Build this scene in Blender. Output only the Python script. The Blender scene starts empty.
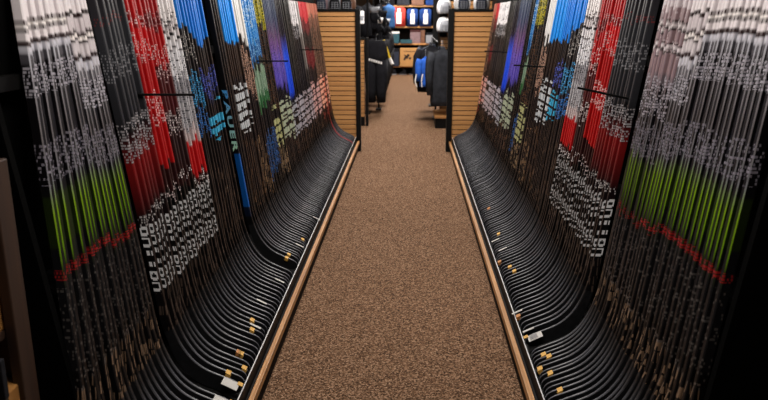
import bpy, bmesh, math, random
from mathutils import Vector, Matrix

random.seed(11)
SC = bpy.context.scene
COL = SC.collection

# ------------------------------------------------------------------ helpers
def lin(h):
    h = h.lstrip('#')
    v = [int(h[i:i + 2], 16) / 255 for i in (0, 2, 4)]
    return tuple((c / 12.92 if c <= .04045 else ((c + .055) / 1.055) ** 2.4) for c in v) + (1.0,)

def tag(o, label=None, cat=None, group=None, kind=None):
    if label: o['label'] = label
    if cat: o['category'] = cat
    if group: o['group'] = group
    if kind: o['kind'] = kind
    return o

def empty(name, loc, label, cat, group=None, rotz=0):
    o = bpy.data.objects.new(name, None)
    o.empty_display_size = .1
    COL.objects.link(o)
    o.location = loc
    o.rotation_euler = (0, 0, rotz)
    return tag(o, label, cat, group)

class MB:
    """collects shapes into one mesh"""
    def __init__(self): self.bm = bmesh.new()
    def box(self, x0, x1, y0, y1, z0, z1, bev=0, rot=None, slot=0):
        r = bmesh.ops.create_cube(self.bm, size=1)
        c = Vector(((x0 + x1) / 2, (y0 + y1) / 2, (z0 + z1) / 2))
        for v in r['verts']:
            v.co = Vector((v.co.x * (x1 - x0), v.co.y * (y1 - y0), v.co.z * (z1 - z0)))
            if rot: v.co = rot @ v.co
            v.co += c
        fs = {f for v in r['verts'] for f in v.link_faces}
        for f in fs: f.material_index = slot
        if bev:
            es = list({e for v in r['verts'] for e in v.link_edges})
            bmesh.ops.bevel(self.bm, geom=es, offset=bev, segments=2, affect='EDGES', profile=.5)
        return self
    def tube(self, pts, rad, n=8, slot=0, cap=True):
        pts = [Vector(p) for p in pts]
        rads = rad if isinstance(rad, (list, tuple)) else [rad] * len(pts)
        rings = []
        for i, p in enumerate(pts):
            d = (pts[min(i + 1, len(pts) - 1)] - pts[max(i - 1, 0)]).normalized()
            a = Vector((0, 0, 1)) if abs(d.z) < .9 else Vector((1, 0, 0))
            u = d.cross(a).normalized(); w = d.cross(u)
            rings.append([self.bm.verts.new(p + (u * math.cos(t) + w * math.sin(t)) * rads[i])
                          for t in [2 * math.pi * k / n for k in range(n)]])
        self.rings(rings, slot, cap)
        return self
    def rings(self, rings, slot=0, cap=True):
        n = len(rings[0])
        for a, b in zip(rings, rings[1:]):
            for k in range(n):
                f = self.bm.faces.new((a[k], a[(k + 1) % n], b[(k + 1) % n], b[k])); f.material_index = slot
        if cap:
            self.bm.faces.new(rings[0][::-1]).material_index = slot
            self.bm.faces.new(rings[-1]).material_index = slot
    def loft(self, secs, slot=0):
        """secs: list of (center, rx, ry, power) horizontal super-ellipse sections, going up"""
        rings = []
        for (c, rx, ry, n) in secs:
            ring = []
            for k in range(20):
                t = 2 * math.pi * k / 20
                ct, st = math.cos(t), math.sin(t)
                ring.append(self.bm.verts.new(Vector(c) + Vector((rx * math.copysign(abs(ct) ** (2 / n), ct),
                                                                ry * math.copysign(abs(st) ** (2 / n), st), 0))))
            rings.append(ring)
        self.rings(rings, slot)
        return self
    def prism(self, poly, y0, y1, slot=0):
        """polygon in x-z, extruded along y"""
        a = [self.bm.verts.new((x, y0, z)) for x, z in poly]
        b = [self.bm.verts.new((x, y1, z)) for x, z in poly]
        self.rings([a, b], slot)
        return self
    def mesh(self, name, mats, smooth=False):
        bmesh.ops.recalc_face_normals(self.bm, faces=self.bm.faces)
        me = bpy.data.meshes.new(name)
        self.bm.to_mesh(me); self.bm.free()
        for m in (mats if isinstance(mats, (list, tuple)) else [mats]): me.materials.append(m)
        if smooth:
            for p in me.polygons: p.use_smooth = True
        return me
    def build(self, name, mats, parent=None, loc=(0, 0, 0), smooth=False, rotz=0):
        o = bpy.data.objects.new(name, self.mesh(name, mats, smooth))
        COL.objects.link(o)
        o.location = loc; o.rotation_euler = (0, 0, rotz)
        if parent: o.parent = parent
        return o

def link_mesh(name, me, parent=None, loc=(0, 0, 0), rot=(0, 0, 0)):
    o = bpy.data.objects.new(name, me)
    COL.objects.link(o)
    o.location = loc; o.rotation_euler = rot
    if parent: o.parent = parent
    return o

# ------------------------------------------------------------------ materials
class NT:
    def __init__(self, name):
        self.m = bpy.data.materials.new(name); self.m.use_nodes = True
        self.t = self.m.node_tree; self.t.nodes.clear()
        self.out = self.n('ShaderNodeOutputMaterial')
        self.b = self.n('ShaderNodeBsdfPrincipled')
        self.l(self.b.outputs[0], self.out.inputs[0])
    def n(self, t, **k):
        o = self.t.nodes.new(t)
        for a, v in k.items(): setattr(o, a, v)
        return o
    def l(self, a, b): self.t.links.new(a, b)
    def math(self, op, a, b=None, c=None):
        o = self.n('ShaderNodeMath', operation=op)
        for i, v in enumerate((a, b, c)):
            if v is None: continue
            if isinstance(v, (int, float)): o.inputs[i].default_value = v
            else: self.l(v, o.inputs[i])
        return o.outputs[0]
    def mix(self, f, a, b):
        o = self.n('ShaderNodeMix', data_type='RGBA')
        for i, v in ((0, f), (6, a), (7, b)):
            if isinstance(v, (int, float)): o.inputs[i].default_value = v
            elif isinstance(v, tuple): o.inputs[i].default_value = v
            else: self.l(v, o.inputs[i])
        return o.outputs[2]
    def ramp(self, fac, stops, interp='LINEAR'):
        o = self.n('ShaderNodeValToRGB'); r = o.color_ramp; r.interpolation = interp
        stops = sorted(stops, key=lambda s: s[0])
        r.elements[0].position = stops[0][0]; r.elements[0].color = stops[0][1]
        r.elements[1].position = stops[-1][0]; r.elements[1].color = stops[-1][1]
        for p, c in stops[1:-1]:
            e = r.elements.new(p); e.color = c
        self.l(fac, o.inputs[0])
        return o
    def set(self, **k):
        for a, v in k.items():
            i = self.b.inputs[a.replace('_', ' ')]
            if isinstance(v, (int, float, tuple)): i.default_value = v
            else: self.l(v, i)

def plain(name, col, rough=.6, metal=0, noise=.12, scale=30, spec=.5, bump=0):
    t = NT(name); c = lin(col)
    tc = t.n('ShaderNodeTexCoord'); nz = t.n('ShaderNodeTexNoise'); nz.inputs['Scale'].default_value = scale
    nz.inputs['Detail'].default_value = 4
    t.l(tc.outputs['Object'], nz.inputs['Vector'])
    lo = tuple(max(0, x * (1 - noise)) for x in c[:3]) + (1,)
    hi = tuple(min(1, x * (1 + noise)) for x in c[:3]) + (1,)
    r = t.ramp(nz.outputs['Fac'], [(.3, lo), (.7, hi)])
    t.set(Base_Color=r.outputs[0], Roughness=rough, Metallic=metal)
    t.b.inputs['Specular IOR Level'].default_value = spec
    if bump:
        b = t.n('ShaderNodeBump'); b.inputs['Strength'].default_value = bump; b.inputs['Distance'].default_value = .01
        t.l(nz.outputs['Fac'], b.inputs['Height']); t.l(b.outputs[0], t.b.inputs['Normal'])
    return t.m

def wood(name, c1, c2, rough=.5, axis='Y', scale=1):
    t = NT(name); tc = t.n('ShaderNodeTexCoord'); mp = t.n('ShaderNodeMapping')
    s = {'X': (1.5, 28, 28), 'Y': (28, 1.5, 28), 'Z': (28, 28, 1.5)}[axis]
    mp.inputs['Scale'].default_value = tuple(v * scale for v in s)
    nz = t.n('ShaderNodeTexNoise'); nz.inputs['Scale'].default_value = 1.3; nz.inputs['Detail'].default_value = 6
    t.l(tc.outputs['Object'], mp.inputs[0]); t.l(mp.outputs[0], nz.inputs['Vector'])
    r = t.ramp(nz.outputs['Fac'], [(.32, lin(c1)), (.68, lin(c2))])
    t.set(Base_Color=r.outputs[0], Roughness=rough)
    return t.m

def carpet():
    t = NT('carpet_loop'); tc = t.n('ShaderNodeTexCoord')
    v = t.n('ShaderNodeTexVoronoi'); v.inputs['Scale'].default_value = 150
    t.l(tc.outputs['Object'], v.inputs['Vector'])
    n1 = t.n('ShaderNodeTexNoise'); n1.inputs['Scale'].default_value = 95; n1.inputs['Detail'].default_value = 3
    t.l(tc.outputs['Object'], n1.inputs['Vector'])
    n2 = t.n('ShaderNodeTexNoise'); n2.inputs['Scale'].default_value = 1.1; n2.inputs['Detail'].default_value = 5
    t.l(tc.outputs['Object'], n2.inputs['Vector'])
    sep = t.n('ShaderNodeSeparateColor'); t.l(v.outputs['Color'], sep.inputs[0])
    f = t.math('ADD', t.math('MULTIPLY', sep.outputs[0], .5), t.math('MULTIPLY', n1.outputs['Fac'], .6))
    r = t.ramp(f, [(.28, lin('241913')), (.45, lin('5c4433')), (.62, lin('88664d')), (.85, lin('c4a083'))])
    c = t.mix(t.math('MULTIPLY', n2.outputs['Fac'], .3), r.outputs[0], lin('6a4d36'))
    t.set(Base_Color=c, Roughness=.95); t.b.inputs['Specular IOR Level'].default_value = .1
    b = t.n('ShaderNodeBump'); b.inputs['Strength'].default_value = 1; b.inputs['Distance'].default_value = .008
    t.l(t.math('SUBTRACT', n1.outputs['Fac'], v.outputs['Distance']), b.inputs['Height'])
    t.l(b.outputs[0], t.b.inputs['Normal'])
    return t.m

ZT = 1.9
def stick_mat(name, bands, narrow=None, small=(), big=(), dash=(), jit=.05, rough=.38, seed=0, off=0):
    """bands: (height, colour) up the shaft; narrow: the same for the thin face; small / big: printed blocks
    (z0, z1, colour, coverage)."""
    t = NT(name); tc = t.n('ShaderNodeTexCoord'); oi = t.n('ShaderNodeObjectInfo')
    sp = t.n('ShaderNodeSeparateXYZ'); t.l(tc.outputs['Object'], sp.inputs[0])
    X, Y, Z = sp.outputs
    # every stick of a kind carries its print a little higher or lower
    zj = t.math('ADD', Z, t.math('MULTIPLY', t.math('SUBTRACT', oi.outputs['Random'], .5), jit))
    fac = t.math('DIVIDE', zj, ZT)
    def mkramp(bs):
        st = [(z / ZT, lin(c)) for z, c in sorted(bs, key=lambda q: q[0])]
        return t.ramp(fac, st[:32]).outputs[0]
    col = mkramp(bands)
    sn = t.n('ShaderNodeSeparateXYZ'); t.l(tc.outputs['Normal'], sn.inputs[0])
    ax = t.math('ABSOLUTE', sn.outputs[0])
    isn = t.math('MULTIPLY', t.math('GREATER_THAN', ax, .35), t.math('LESS_THAN', ax, .9))     # the bevelled corners
    if narrow:
        col = t.mix(isn, col, mkramp(narrow))
    def layer(zones, rowh, gap, cellw, per_stick, hole):
        nonlocal col
        st = [(0, (0, 0, 0, 0))]
        for z0, z1, c, a in sorted(zones):
            st += [(z0 / ZT, lin(c)[:3] + (a,)), (z1 / ZT, (0, 0, 0, 0))]
        r = t.ramp(fac, st, 'CONSTANT')
        row = t.math('DIVIDE', zj if per_stick else Z, rowh)
        u = t.math('ADD', X, Y)
        cv = t.n('ShaderNodeCombineXYZ')
        t.l(t.math('FLOOR', row), cv.inputs[0])
        if per_stick:
            t.l(t.math('FLOOR', t.math('DIVIDE', u, cellw)), cv.inputs[1])
            t.l(t.math('MULTIPLY', oi.outputs['Random'], 97.3), cv.inputs[2])
        else:
            ls = t.n('ShaderNodeSeparateXYZ'); t.l(oi.outputs['Location'], ls.inputs[0])
            gy = t.math('DIVIDE', t.math('SUBTRACT', ls.outputs[1], off), cellw)
            t.l(t.math('FLOOR', gy), cv.inputs[1])
            cv.inputs[2].default_value = seed + .37
        wn = t.n('ShaderNodeTexWhiteNoise', noise_dimensions='3D'); t.l(cv.outputs[0], wn.inputs['Vector'])
        m = t.math('LESS_THAN', wn.outputs['Value'], r.outputs['Alpha'])
        m = t.math('MULTIPLY', m, t.math('LESS_THAN', t.math('FRACT', row), gap))
        if hole:
            c2 = t.n('ShaderNodeCombineXYZ')
            t.l(t.math('FLOOR', t.math('DIVIDE', Z, .016)), c2.inputs[0])
            t.l(t.math('FLOOR', t.math('MULTIPLY', gy, 4.0)), c2.inputs[1])
            w2 = t.n('ShaderNodeTexWhiteNoise', noise_dimensions='3D'); t.l(c2.outputs[0], w2.inputs['Vector'])
            m = t.math('MULTIPLY', m, t.math('GREATER_THAN', w2.outputs['Value'], .13))
            m = t.math('MULTIPLY', m, t.math('LESS_THAN', t.math('FRACT', gy), .84))
        col = t.mix(m, col, r.outputs['Color'])
    if dash: layer(dash, .044, .86, .0042, True, False)
    if small: layer(small, .0105, .7, .0052, True, False)
    if big: layer(big, .058, .74, .30, False, True)
    t.set(Base_Color=col, Roughness=rough)
    t.b.inputs['Specular IOR Level'].default_value = .28
    return t.m

def seg(*p):
    """seg(z_low, colour, z_next, colour, ... z_top): stepped bands with crisp borders"""
    out = []; p = list(p)
    while len(p) >= 3:
        out += [(p[0] + .002, p[1]), (p[2] - .002, p[1])]
        p = p[2:]
    return out

M = {}
M['carpet'] = carpet()
M['maple'] = wood('tan_laminate', 'b07c48', 'c8935a', .5, 'X')
M['maple_dark'] = wood('tan_laminate_shelf', '99683a', 'b5824c', .5, 'X')
M['trim'] = wood('oak_edge', '9a683a', 'c18d57', .4, 'Y')
M['black'] = plain('black_powder_coat', '0b0a0a', .6, 0, .2, 40, .15)
M['soft_black'] = plain('black_fabric', '15151a', .9, 0, .35, 18, .2, .4)
M['charcoal'] = plain('charcoal_fabric', '2a2c32', .9, 0, .35, 14, .2, .5)
M['kick'] = plain('dark_kickboard', '120d0b', .8, 0, .2, 30, .15)
M['white_edge'] = plain('white_price_edge', 'e6e6e8', .3, 0, .03)
M['tray'] = plain('black_tray', '0c0c0d', .6, 0, .2, 30, .3)
M['tag_yellow'] = plain('yellow_tag_paper', 'd2a14a', .7, 0, .1)
M['tag_orange'] = plain('orange_tag_paper', 'b5763a', .7, 0, .1)
M['tag_white'] = plain('white_tag_paper', 'bcb9b5', .7, 0, .05)
M['print_grey'] = plain('grey_tag_print', '77777c', .7, 0, .1)
M['white'] = plain('white_plastic', 'e8e8ea', .35, 0, .04)
M['grey'] = plain('grey_plastic', '8d8f96', .4, 0, .1)
M['dark_blue'] = plain('navy_padding', '1c2438', .7, 0, .2)
M['blue'] = plain('royal_blue_fabric', '1f55b5', .8, 0, .2, 14, .3, .4)
M['denim'] = plain('mid_blue_fabric', '234a78', .8, 0, .3, 12, .3, .4)
M['navy'] = plain('navy_fabric', '173a78', .8, 0, .25, 14, .3, .4)
M['red'] = plain('red_fabric', 'c94038', .8, 0, .2, 14, .3, .4)
M['pale'] = plain('white_fabric', 'e2dedc', .85, 0, .08, 14, .3, .3)
M['yellow'] = plain('yellow_tape', 'd8b526', .6, 0, .15)
M['card'] = plain('cardboard', 'b98850', .8, 0, .08, 9)
M['card_dim'] = plain('brown_cardboard', '9c6a30', .8, 0, .15, 9)
M['ink'] = plain('dark_print', '3a2a20', .8, 0, .1)
M['teal'] = plain('teal_package', '1d4a55', .5, 0, .3, 10)
M['mauve'] = plain('mauve_package', '7c6468', .5, 0, .3, 20)
M['brown'] = plain('brown_leather', '6b4632', .6, 0, .25, 14)
M['red_brown'] = plain('dim_red_fabric', '3a1413', .9, 0, .3, 14)
M['dark_wood'] = wood('dark_brown_board', '2a1a12', '3d281b', .6, 'Z')
M['ceiling'] = plain('ceiling_tile', 'c9c6c0', .9, 0, .06, 8)
M['wall'] = plain('store_wall_paint', '8c8378', .85, 0, .05, 3)
M['frame_metal'] = plain('white_lamp_frame', 'dddddd', .4, 0, .03)
M['matte_black'] = plain('matte_black_board', '050505', .9, 0, .2, 40, .03)
M['blade'] = None

def emis(name, col, s):
    t = NT(name)
    t.set(Base_Color=lin(col)); t.b.inputs['Emission Color'].default_value = lin(col)
    t.b.inputs['Emission Strength'].default_value = s
    return t.m
M['diffuser'] = emis('lamp_diffuser', 'fff4e6', 4.0)

def blade_mat(name, col, sheen_col='6a6b72'):
    t = NT(name); tc = t.n('ShaderNodeTexCoord'); oi = t.n('ShaderNodeObjectInfo')
    sp = t.n('ShaderNodeSeparateXYZ'); t.l(tc.outputs['Object'], sp.inputs[0])
    w = t.n('ShaderNodeTexNoise'); w.inputs['Scale'].default_value = 60; w.inputs['Detail'].default_value = 3
    t.l(tc.outputs['Object'], w.inputs['Vector'])
    a = lin(col); b = tuple(min(1, v * 2.0 + .004) for v in a[:3]) + (1,)
    r = t.ramp(w.outputs['Fac'], [(.35, a), (.7, b)])
    c = t.mix(t.math('MULTIPLY', oi.outputs['Random'], .4), r.outputs[0], lin('1c1c1f'))
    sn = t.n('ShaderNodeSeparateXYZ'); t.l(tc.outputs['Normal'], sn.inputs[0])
    edge = t.math('LESS_THAN', t.math('ABSOLUTE', sn.outputs[1]), .92)      # lighter sheen along the blade edges, painted into the colour
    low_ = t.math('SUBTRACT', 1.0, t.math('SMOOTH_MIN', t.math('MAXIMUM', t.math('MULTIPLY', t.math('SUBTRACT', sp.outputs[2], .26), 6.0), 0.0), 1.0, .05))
    c = t.mix(t.math('MULTIPLY', t.math('MULTIPLY', edge, low_), t.math('ADD', t.math('MULTIPLY', oi.outputs['Random'], .5), .5)), c, lin(sheen_col))
    t.set(Base_Color=c, Roughness=.4)
    t.b.inputs['Specular IOR Level'].default_value = .55
    return t.m
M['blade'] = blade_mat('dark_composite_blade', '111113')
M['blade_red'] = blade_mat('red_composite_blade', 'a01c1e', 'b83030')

# ------------------------------------------------------------------ hockey stick geometry
# local frame: x = distance out from the blade toe line, away from the aisle; z = height above the floor; y = along the aisle
LEAN = .136
TOP = 1.80
def outline():
    pts = []
    d = Vector((1, .504)).normalized()
    tip = Vector((0, .204))
    for s in (0, .006, .014, .026, .042, .07, .10, .13): pts.append((tip + d * s, s))
    A = pts[-1][0]; C = Vector((.2531, .3314)); B = Vector((.277 + LEAN * (.56 - .507), .56))
    for i in range(1, 13):
        u = i / 12
        pts.append((A * (1 - u) ** 2 + C * 2 * u * (1 - u) + B * u * u, .13 + u * .36))
    for z in (.7, .9, 1.2, 1.5, TOP - .02, TOP):
        pts.append((Vector((.277 + LEAN * (z - .507), z)), .49 + z - .56))
    return pts
def lerp_tab(tab, s):
    for (a, va), (b, vb) in zip(tab, tab[1:]):
        if s <= b: return va + (vb - va) * max(0, (s - a)) / (b - a)
    return tab[-1][1]
WT = [(0, .064), (.12, .067), (.2, .066), (.28, .056), (.36, .042), (.5, .034), (.6, .0315), (3, .0315)]
TT = [(0, .0065), (.13, .009), (.24, .013), (.34, .018), (.45, .021), (3, .021)]

def stick_meshes(side, curve):
    pts = outline(); secs = []
    for i, (p, s) in enumerate(pts):
        a = pts[max(i - 1, 0)][0]; b = pts[min(i + 1, len(pts) - 1)][0]
        d = (b - a).normalized(); n = Vector((d.y, -d.x))        # away from the aisle and down
        w = lerp_tab(WT, s); th = lerp_tab(TT, s)
        c = p + n * w / 2
        hw = w / 2
        if s < .042: hw *= math.sqrt(max(.02, 1 - (1 - s / .042) ** 2))
        yo = curve * max(0, (.26 - s) / .26) ** 1.8 * .022
        secs.append((c, n, hw, th / 2, yo, s))
    def ring(mb, sec):
        c, n, hw, ht, yo, s = sec
        ch = min(.0032, ht * .5, hw * .5)
        out = []
        for a, y in ((-hw + ch, -ht), (hw - ch, -ht), (hw, -ht + ch), (hw, ht - ch), (hw - ch, ht), (-hw + ch, ht), (-hw, ht - ch), (-hw, -ht + ch)):
            q = c + n * a
            out.append(mb.bm.verts.new((side * q.x, y + yo, q.y)))
        return out
    bl = MB(); k = [i for i, s in enumerate(secs) if s[5] <= .401]
    bl.rings([ring(bl, secs[i]) for i in k])
    sh = MB(); k2 = [i for i in range(k[-1], len(secs))]
    sh.rings([ring(sh, secs[i]) for i in k2])
    return bl, sh

STICK_BASE = {}
for side in (-1, 1):
    for curve in (-1, 1):
        bl, sh = stick_meshes(side, curve)
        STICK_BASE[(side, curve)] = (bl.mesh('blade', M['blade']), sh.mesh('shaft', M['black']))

# lettering ---------------------------------------------------------------
def text_mesh(txt, name, mat, z_top, z_bot, side, height=.026, shift=0):
    cu = bpy.data.curves.new(name, 'FONT'); cu.body = txt; cu.size = 1; cu.extrude = .004; cu.space_character = 1.25; cu.offset = .035
    o = bpy.data.objects.new(name, cu); COL.objects.link(o)
    bpy.context.view_layer.update()
    me = bpy.data.meshes.new_from_object(o.evaluated_get(bpy.context.evaluated_depsgraph_get()))
    bpy.data.objects.remove(o); bpy.data.curves.remove(cu)
    xs = [v.co.x for v in me.vertices]; ys = [v.co.y for v in me.vertices]
    x0, x1, y0, y1 = min(xs), max(xs), min(ys), max(ys)
    for v in me.vertices:
        a = (v.co.x - x0) / (x1 - x0); b = (v.co.y - y0) / (y1 - y0) - .5
        z = z_top + (z_bot - z_top) * a
        xc = .277 + LEAN * (z - .507) + .0158
        v.co = Vector((side * (xc - shift) + b * height, -.0105 - .0006 - v.co.z * .1, z))
    me.flip_normals()
    me.materials.clear(); me.materials.append(mat); me.name = name
    return me

M['letter_white'] = plain('white_print', 'f2f2f5', .45, 0, .03)
def grad(name, c_low, c_hi, z0, z1):
    t = NT(name); tc = t.n('ShaderNodeTexCoord'); sp = t.n('ShaderNodeSeparateXYZ'); t.l(tc.outputs['Object'], sp.inputs[0])
    f = t.math('DIVIDE', t.math('SUBTRACT', sp.outputs[2], z0), z1 - z0)
    t.set(Base_Color=t.ramp(f, [(0, lin(c_low)), (1, lin(c_hi))]).outputs[0], Roughness=.4)
    return t.m
M['letter_cyan'] = grad('green_to_blue_print', 'c8ffe0', '5ab4ff', .92, 1.22)
M['letter_ground'] = plain('black_print_ground', '0d0c0d', .4, 0, .1)
GLYPH = {'O': ['.####', '#####', '#...#', '#...#', '#####', '####.', '.....'], 'U': ['#####', '....#', '....#', '....#', '#####', '####.', '.....'],
         'D': ['#####', '##.##', '#...#', '#...#', '#####', '.###.', '.....'], 'i': ['.....', '.##.#', '.##.#', '.##.#', '.....', '.....', '.....']}
def block_mesh(rows, name, z_top, z_bot, side, height, shift):
    """a printed strip: cells down the shaft and across it, white where the glyphs have ink"""
    cells = [r for g in rows for r in GLYPH[g]]
    mb = MB(); na, nb = len(cells), 5
    def P(a, b):
        z = z_top + (z_bot - z_top) * a / na
        xc = .277 + LEAN * (z - .507) + .0158 - shift
        return mb.bm.verts.new((side * xc + (b / nb - .5) * height, -.0111, z))
    V = [[P(a, b) for b in range(nb + 1)] for a in range(na + 1)]
    for a in range(na):
        for b in range(nb):
            f = mb.bm.faces.new((V[a][b], V[a + 1][b], V[a + 1][b + 1], V[a][b + 1]))
            f.material_index = 1 if cells[a][b] == '#' else 0
    return mb.mesh(name, [M['letter_ground'], M['letter_white']])
LET = {}
for side in (-1, 1):
    LET[(side, 'white')] = block_mesh('OUiiDU', 'lettering', .870, .60, side, .030, 0)
    LET[(side, 'white2')] = block_mesh('OUiiDU', 'lettering', .870, .60, side, .018, .0062)
    LET[(side, 'brand')] = text_mesh('BAUER', 'lettering', M['letter_cyan'], 1.255, .90, side, .031)

# ------------------------------------------------------------------ stick kinds
BK = '0b0a0b'; DK = '171416'
FLECK = '5a4234'
low = (.1, BK, .62, '100e0f')
def lowfl(c=FLECK, a=.2, z1=.92): return [(.5, z1, c, a)]
KIND = {}
def kind(key, phrase, **k):
    KIND[key] = dict(phrase=phrase, mats=None, letter=k.pop('letter', None), args=k)
WH = 'e6dde0'; LG = 'c6c4ce'; MV = '8d7478'
kind('frost', 'white hockey stick with ringed top and lime shaft',
     bands=seg(.1, BK, .66, '141315', .955, '111113', 1.02, '1c260b', 1.17, '0d0b0e', 1.55, '4a474d', 1.58, LG, 1.60, '2a1416', 1.612, WH, 1.64, '1d0d10', 1.648, 'f0e8e6', 1.662, '2a1416', 1.67, WH, 1.9),
     narrow=[(.1, BK), (.9, '1a1a1c'), (.957, '2a3312'), (1.0, '5f8410'), (1.12, '7fa31c'), (1.2, '77777c'), (1.35, '6c6668'), (1.5, '8e8a90'), (1.58, 'c2c1ca'), (1.598, 'c8c2c8'), (1.6, '2a1416'), (1.612, '2a1416'), (1.614, WH), (1.638, WH), (1.64, '1d0d10'), (1.647, '1d0d10'), (1.65, 'f4eeee'), (1.66, 'f4eeee'), (1.662, '2a1416'), (1.67, '2a1416'), (1.673, WH), (1.9, WH)],
     dash=[(.36, .62, '7a6350', .2), (.60, .88, '645a55', .2)], small=[(.60, .905, '4c4846', .15), (.922, .954, '8e1c1e', .7), (1.2, 1.32, '807b86', .42), (1.45, 1.54, 'a5a1ab', .5)], jit=.012)
kind('frost_low', 'pale mauve hockey stick with jagged rings, lime shaft',
     bands=seg(.1, BK, .66, '141315', .925, '111113', 1.0, '1c260b', 1.15, '0d0b0e', 1.45, '5a575d', 1.49, LG, 1.52, '2a1416', 1.535, 'cfc6ca', 1.575, '1d0d10', 1.585, 'efe6e4', 1.60, '2a1416', 1.61, 'c7bcc0', 1.66, '24100f', 1.675, WH, 1.9),
     narrow=[(.1, BK), (.87, '1a1a1c'), (.927, '2a3312'), (.98, '5f8410'), (1.1, '7fa31c'), (1.17, '77777c'), (1.3, '6c6668'), (1.45, '9e9aa0'), (1.518, 'd0ccd2'), (1.52, '2a1416'), (1.535, '2a1416'), (1.537, 'd8cfd3'), (1.573, 'd8cfd3'), (1.575, '1d0d10'), (1.585, '1d0d10'), (1.587, 'f3ecea'), (1.6, '2a1416'), (1.61, '2a1416'), (1.612, 'd8cfd3'), (1.66, 'd8cfd3'), (1.662, '24100f'), (1.675, '24100f'), (1.677, WH), (1.9, WH)],
     dash=[(.36, .62, '7a6350', .2), (.60, .86, '645a55', .2)], small=[(.60, .87, '4c4846', .15), (.892, .924, '8e1c1e', .7), (1.17, 1.29, '7b7680', .5), (1.36, 1.45, 'b0acb6', .55)], jit=.025)
kind('frost_mauve', 'mauve hockey stick with dark rings, pale green shaft',
     bands=seg(.1, BK, .66, '141315', .90, '111113', .98, '1c260b', 1.1, '0f0c10', 1.40, '6a6066', 1.44, MV, 1.52, '1d0d10', 1.53, 'd9ced2', 1.548, '2a1416', 1.555, MV, 1.60, '1d0d10', 1.61, 'dcd2d4', 1.625, '2a1416', 1.635, '8f777b', 1.68, 'd0c4c8', 1.9),
     narrow=[(.1, BK), (.86, '1a1a1c'), (.903, '2a3312'), (.98, '5c7c16'), (1.08, '74902a'), (1.15, '707075'), (1.35, '6f686a'), (1.44, '97828a'), (1.52, '97828a'), (1.522, '1d0d10'), (1.53, '1d0d10'), (1.532, 'e0d6da'), (1.546, 'e0d6da'), (1.548, '2a1416'), (1.555, '97828a'), (1.6, '97828a'), (1.602, '1d0d10'), (1.61, '1d0d10'), (1.612, 'e4dadc'), (1.625, 'e4dadc'), (1.627, '2a1416'), (1.635, 'a89498'), (1.68, 'a89498'), (1.684, 'd8ccd0'), (1.9, 'd8ccd0')],
     dash=[(.36, .62, '7a6350', .2), (.60, .84, '645a55', .2)], small=[(.60, .855, '4a4444', .2), (.872, .9, '7a1c1e', .55), (1.12, 1.24, '77727c', .45), (1.28, 1.42, 'a8a2ac', .55), (1.5, 1.68, 'b8a8ac', .12)], jit=.03)
kind('slate', 'charcoal hockey stick with dark red lower shaft', letter='white',
     bands=[(.1, BK), (.6, '120f10'), (.92, '1a1012'), (.97, '4a1214'), (1.12, '7d1517'), (1.2, '401416'), (1.24, '1c1a1c'), (1.3, '2a2a2e'), (1.6, '34353a'), (1.9, '2a2024')],
     dash=[(.42, .62, '4d4039', .2)], small=[(.89, .93, 'b9b4b4', .35), (1.13, 1.27, '9c989c', .5), (1.42, 1.54, '7d7d82', .35), (1.62, 1.65, '6d3234', .4)], jit=.04)
kind('crimson', 'bright red hockey stick with white print', letter='white',
     bands=seg(.1, BK, .95, '2a0f10', 1.05, 'a80f12', 1.50, 'c41216', 1.62, '8c1418', 1.66, 'b01418', 1.9),
     dash=[(.42, .62, '4d4039', .2)], small=[(.9, .96, 'c9b8b8', .25), (1.22, 1.34, 'd8b0b0', .45), (1.48, 1.58, 'cfa8a8', .32), (1.6, 1.66, 'd8b8b8', .25)], jit=.04)
kind('maroon', 'red topped hockey stick with dark maroon middle', letter='white',
     bands=seg(.1, BK, .90, '2a1213', 1.0, '2c1a1b', 1.22, '4a1a1c', 1.42, 'a81216', 1.58, '6a1a1e', 1.64, 'a01a1e', 1.9),
     dash=[(.42, .62, '4d4039', .2)], small=[(.93, .96, 'c9c0c0', .4), (1.12, 1.22, 'c0b4b4', .42), (1.36, 1.5, 'cfb0b0', .35), (1.56, 1.66, 'b08080', .25)], jit=.08)
kind('ivory', 'white striped hockey stick with red lower shaft', letter='white',
     bands=seg(.1, BK, .91, '31090b', .95, 'b01418', 1.10, 'b8a8a8', 1.16, 'a5a3a8', 1.30, '8e8c92', 1.40, 'd8d6da', 1.53, '3a3034', 1.54, 'd9d5d8', 1.585, '171214', 1.60, 'c6bec0', 1.64, '171214', 1.65, 'e2dcdc', 1.9),
     dash=[(.42, .62, '4d4039', .2)], small=[(.88, .93, 'd0c8c8', .4), (1.15, 1.32, '5a575c', .3), (1.32, 1.5, '4a484c', .28), (1.6, 1.7, '5a5052', .2)], jit=.07)
kind('azure', 'blue topped hockey stick with cyan speckled middle',
     bands=seg(.1, BK, .60, '141011', 1.22, '12202a', 1.38, '171315', 1.60, '0a74d0', 1.9),
     dash=lowfl('4a3a30', .14), small=[(1.07, 1.2, '2f74c0', .45), (1.22, 1.38, '3f9ad2', .5), (1.44, 1.56, '98938f', .3)], jit=.07)
kind('azure_deep', 'blue topped hockey stick with violet and turquoise print',
     bands=seg(.1, BK, .60, '141011', 1.22, '15182a', 1.36, '1a1413', 1.52, '0f72d0', 1.9),
     dash=lowfl('4a3a30', .14), small=[(1.24, 1.37, '4a58b0', .5)], big=[(1.03, 1.2, '3aa0c8', .85)], jit=.07, off=3.56)
kind('brand', 'black hockey stick with green to blue lettering', letter='brand',
     bands=seg(.1, BK, .50, '0e1a30', .56, '1258a8', .88, '0d0d10', 1.45, '0e1016', 1.9), jit=.0)
kind('ink', 'plain black hockey stick with fine brown flecks',
     bands=seg(.1, BK, .6, '121011', 1.9), small=[(.5, 1.7, '4a3a30', .12)], jit=.05)
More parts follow.
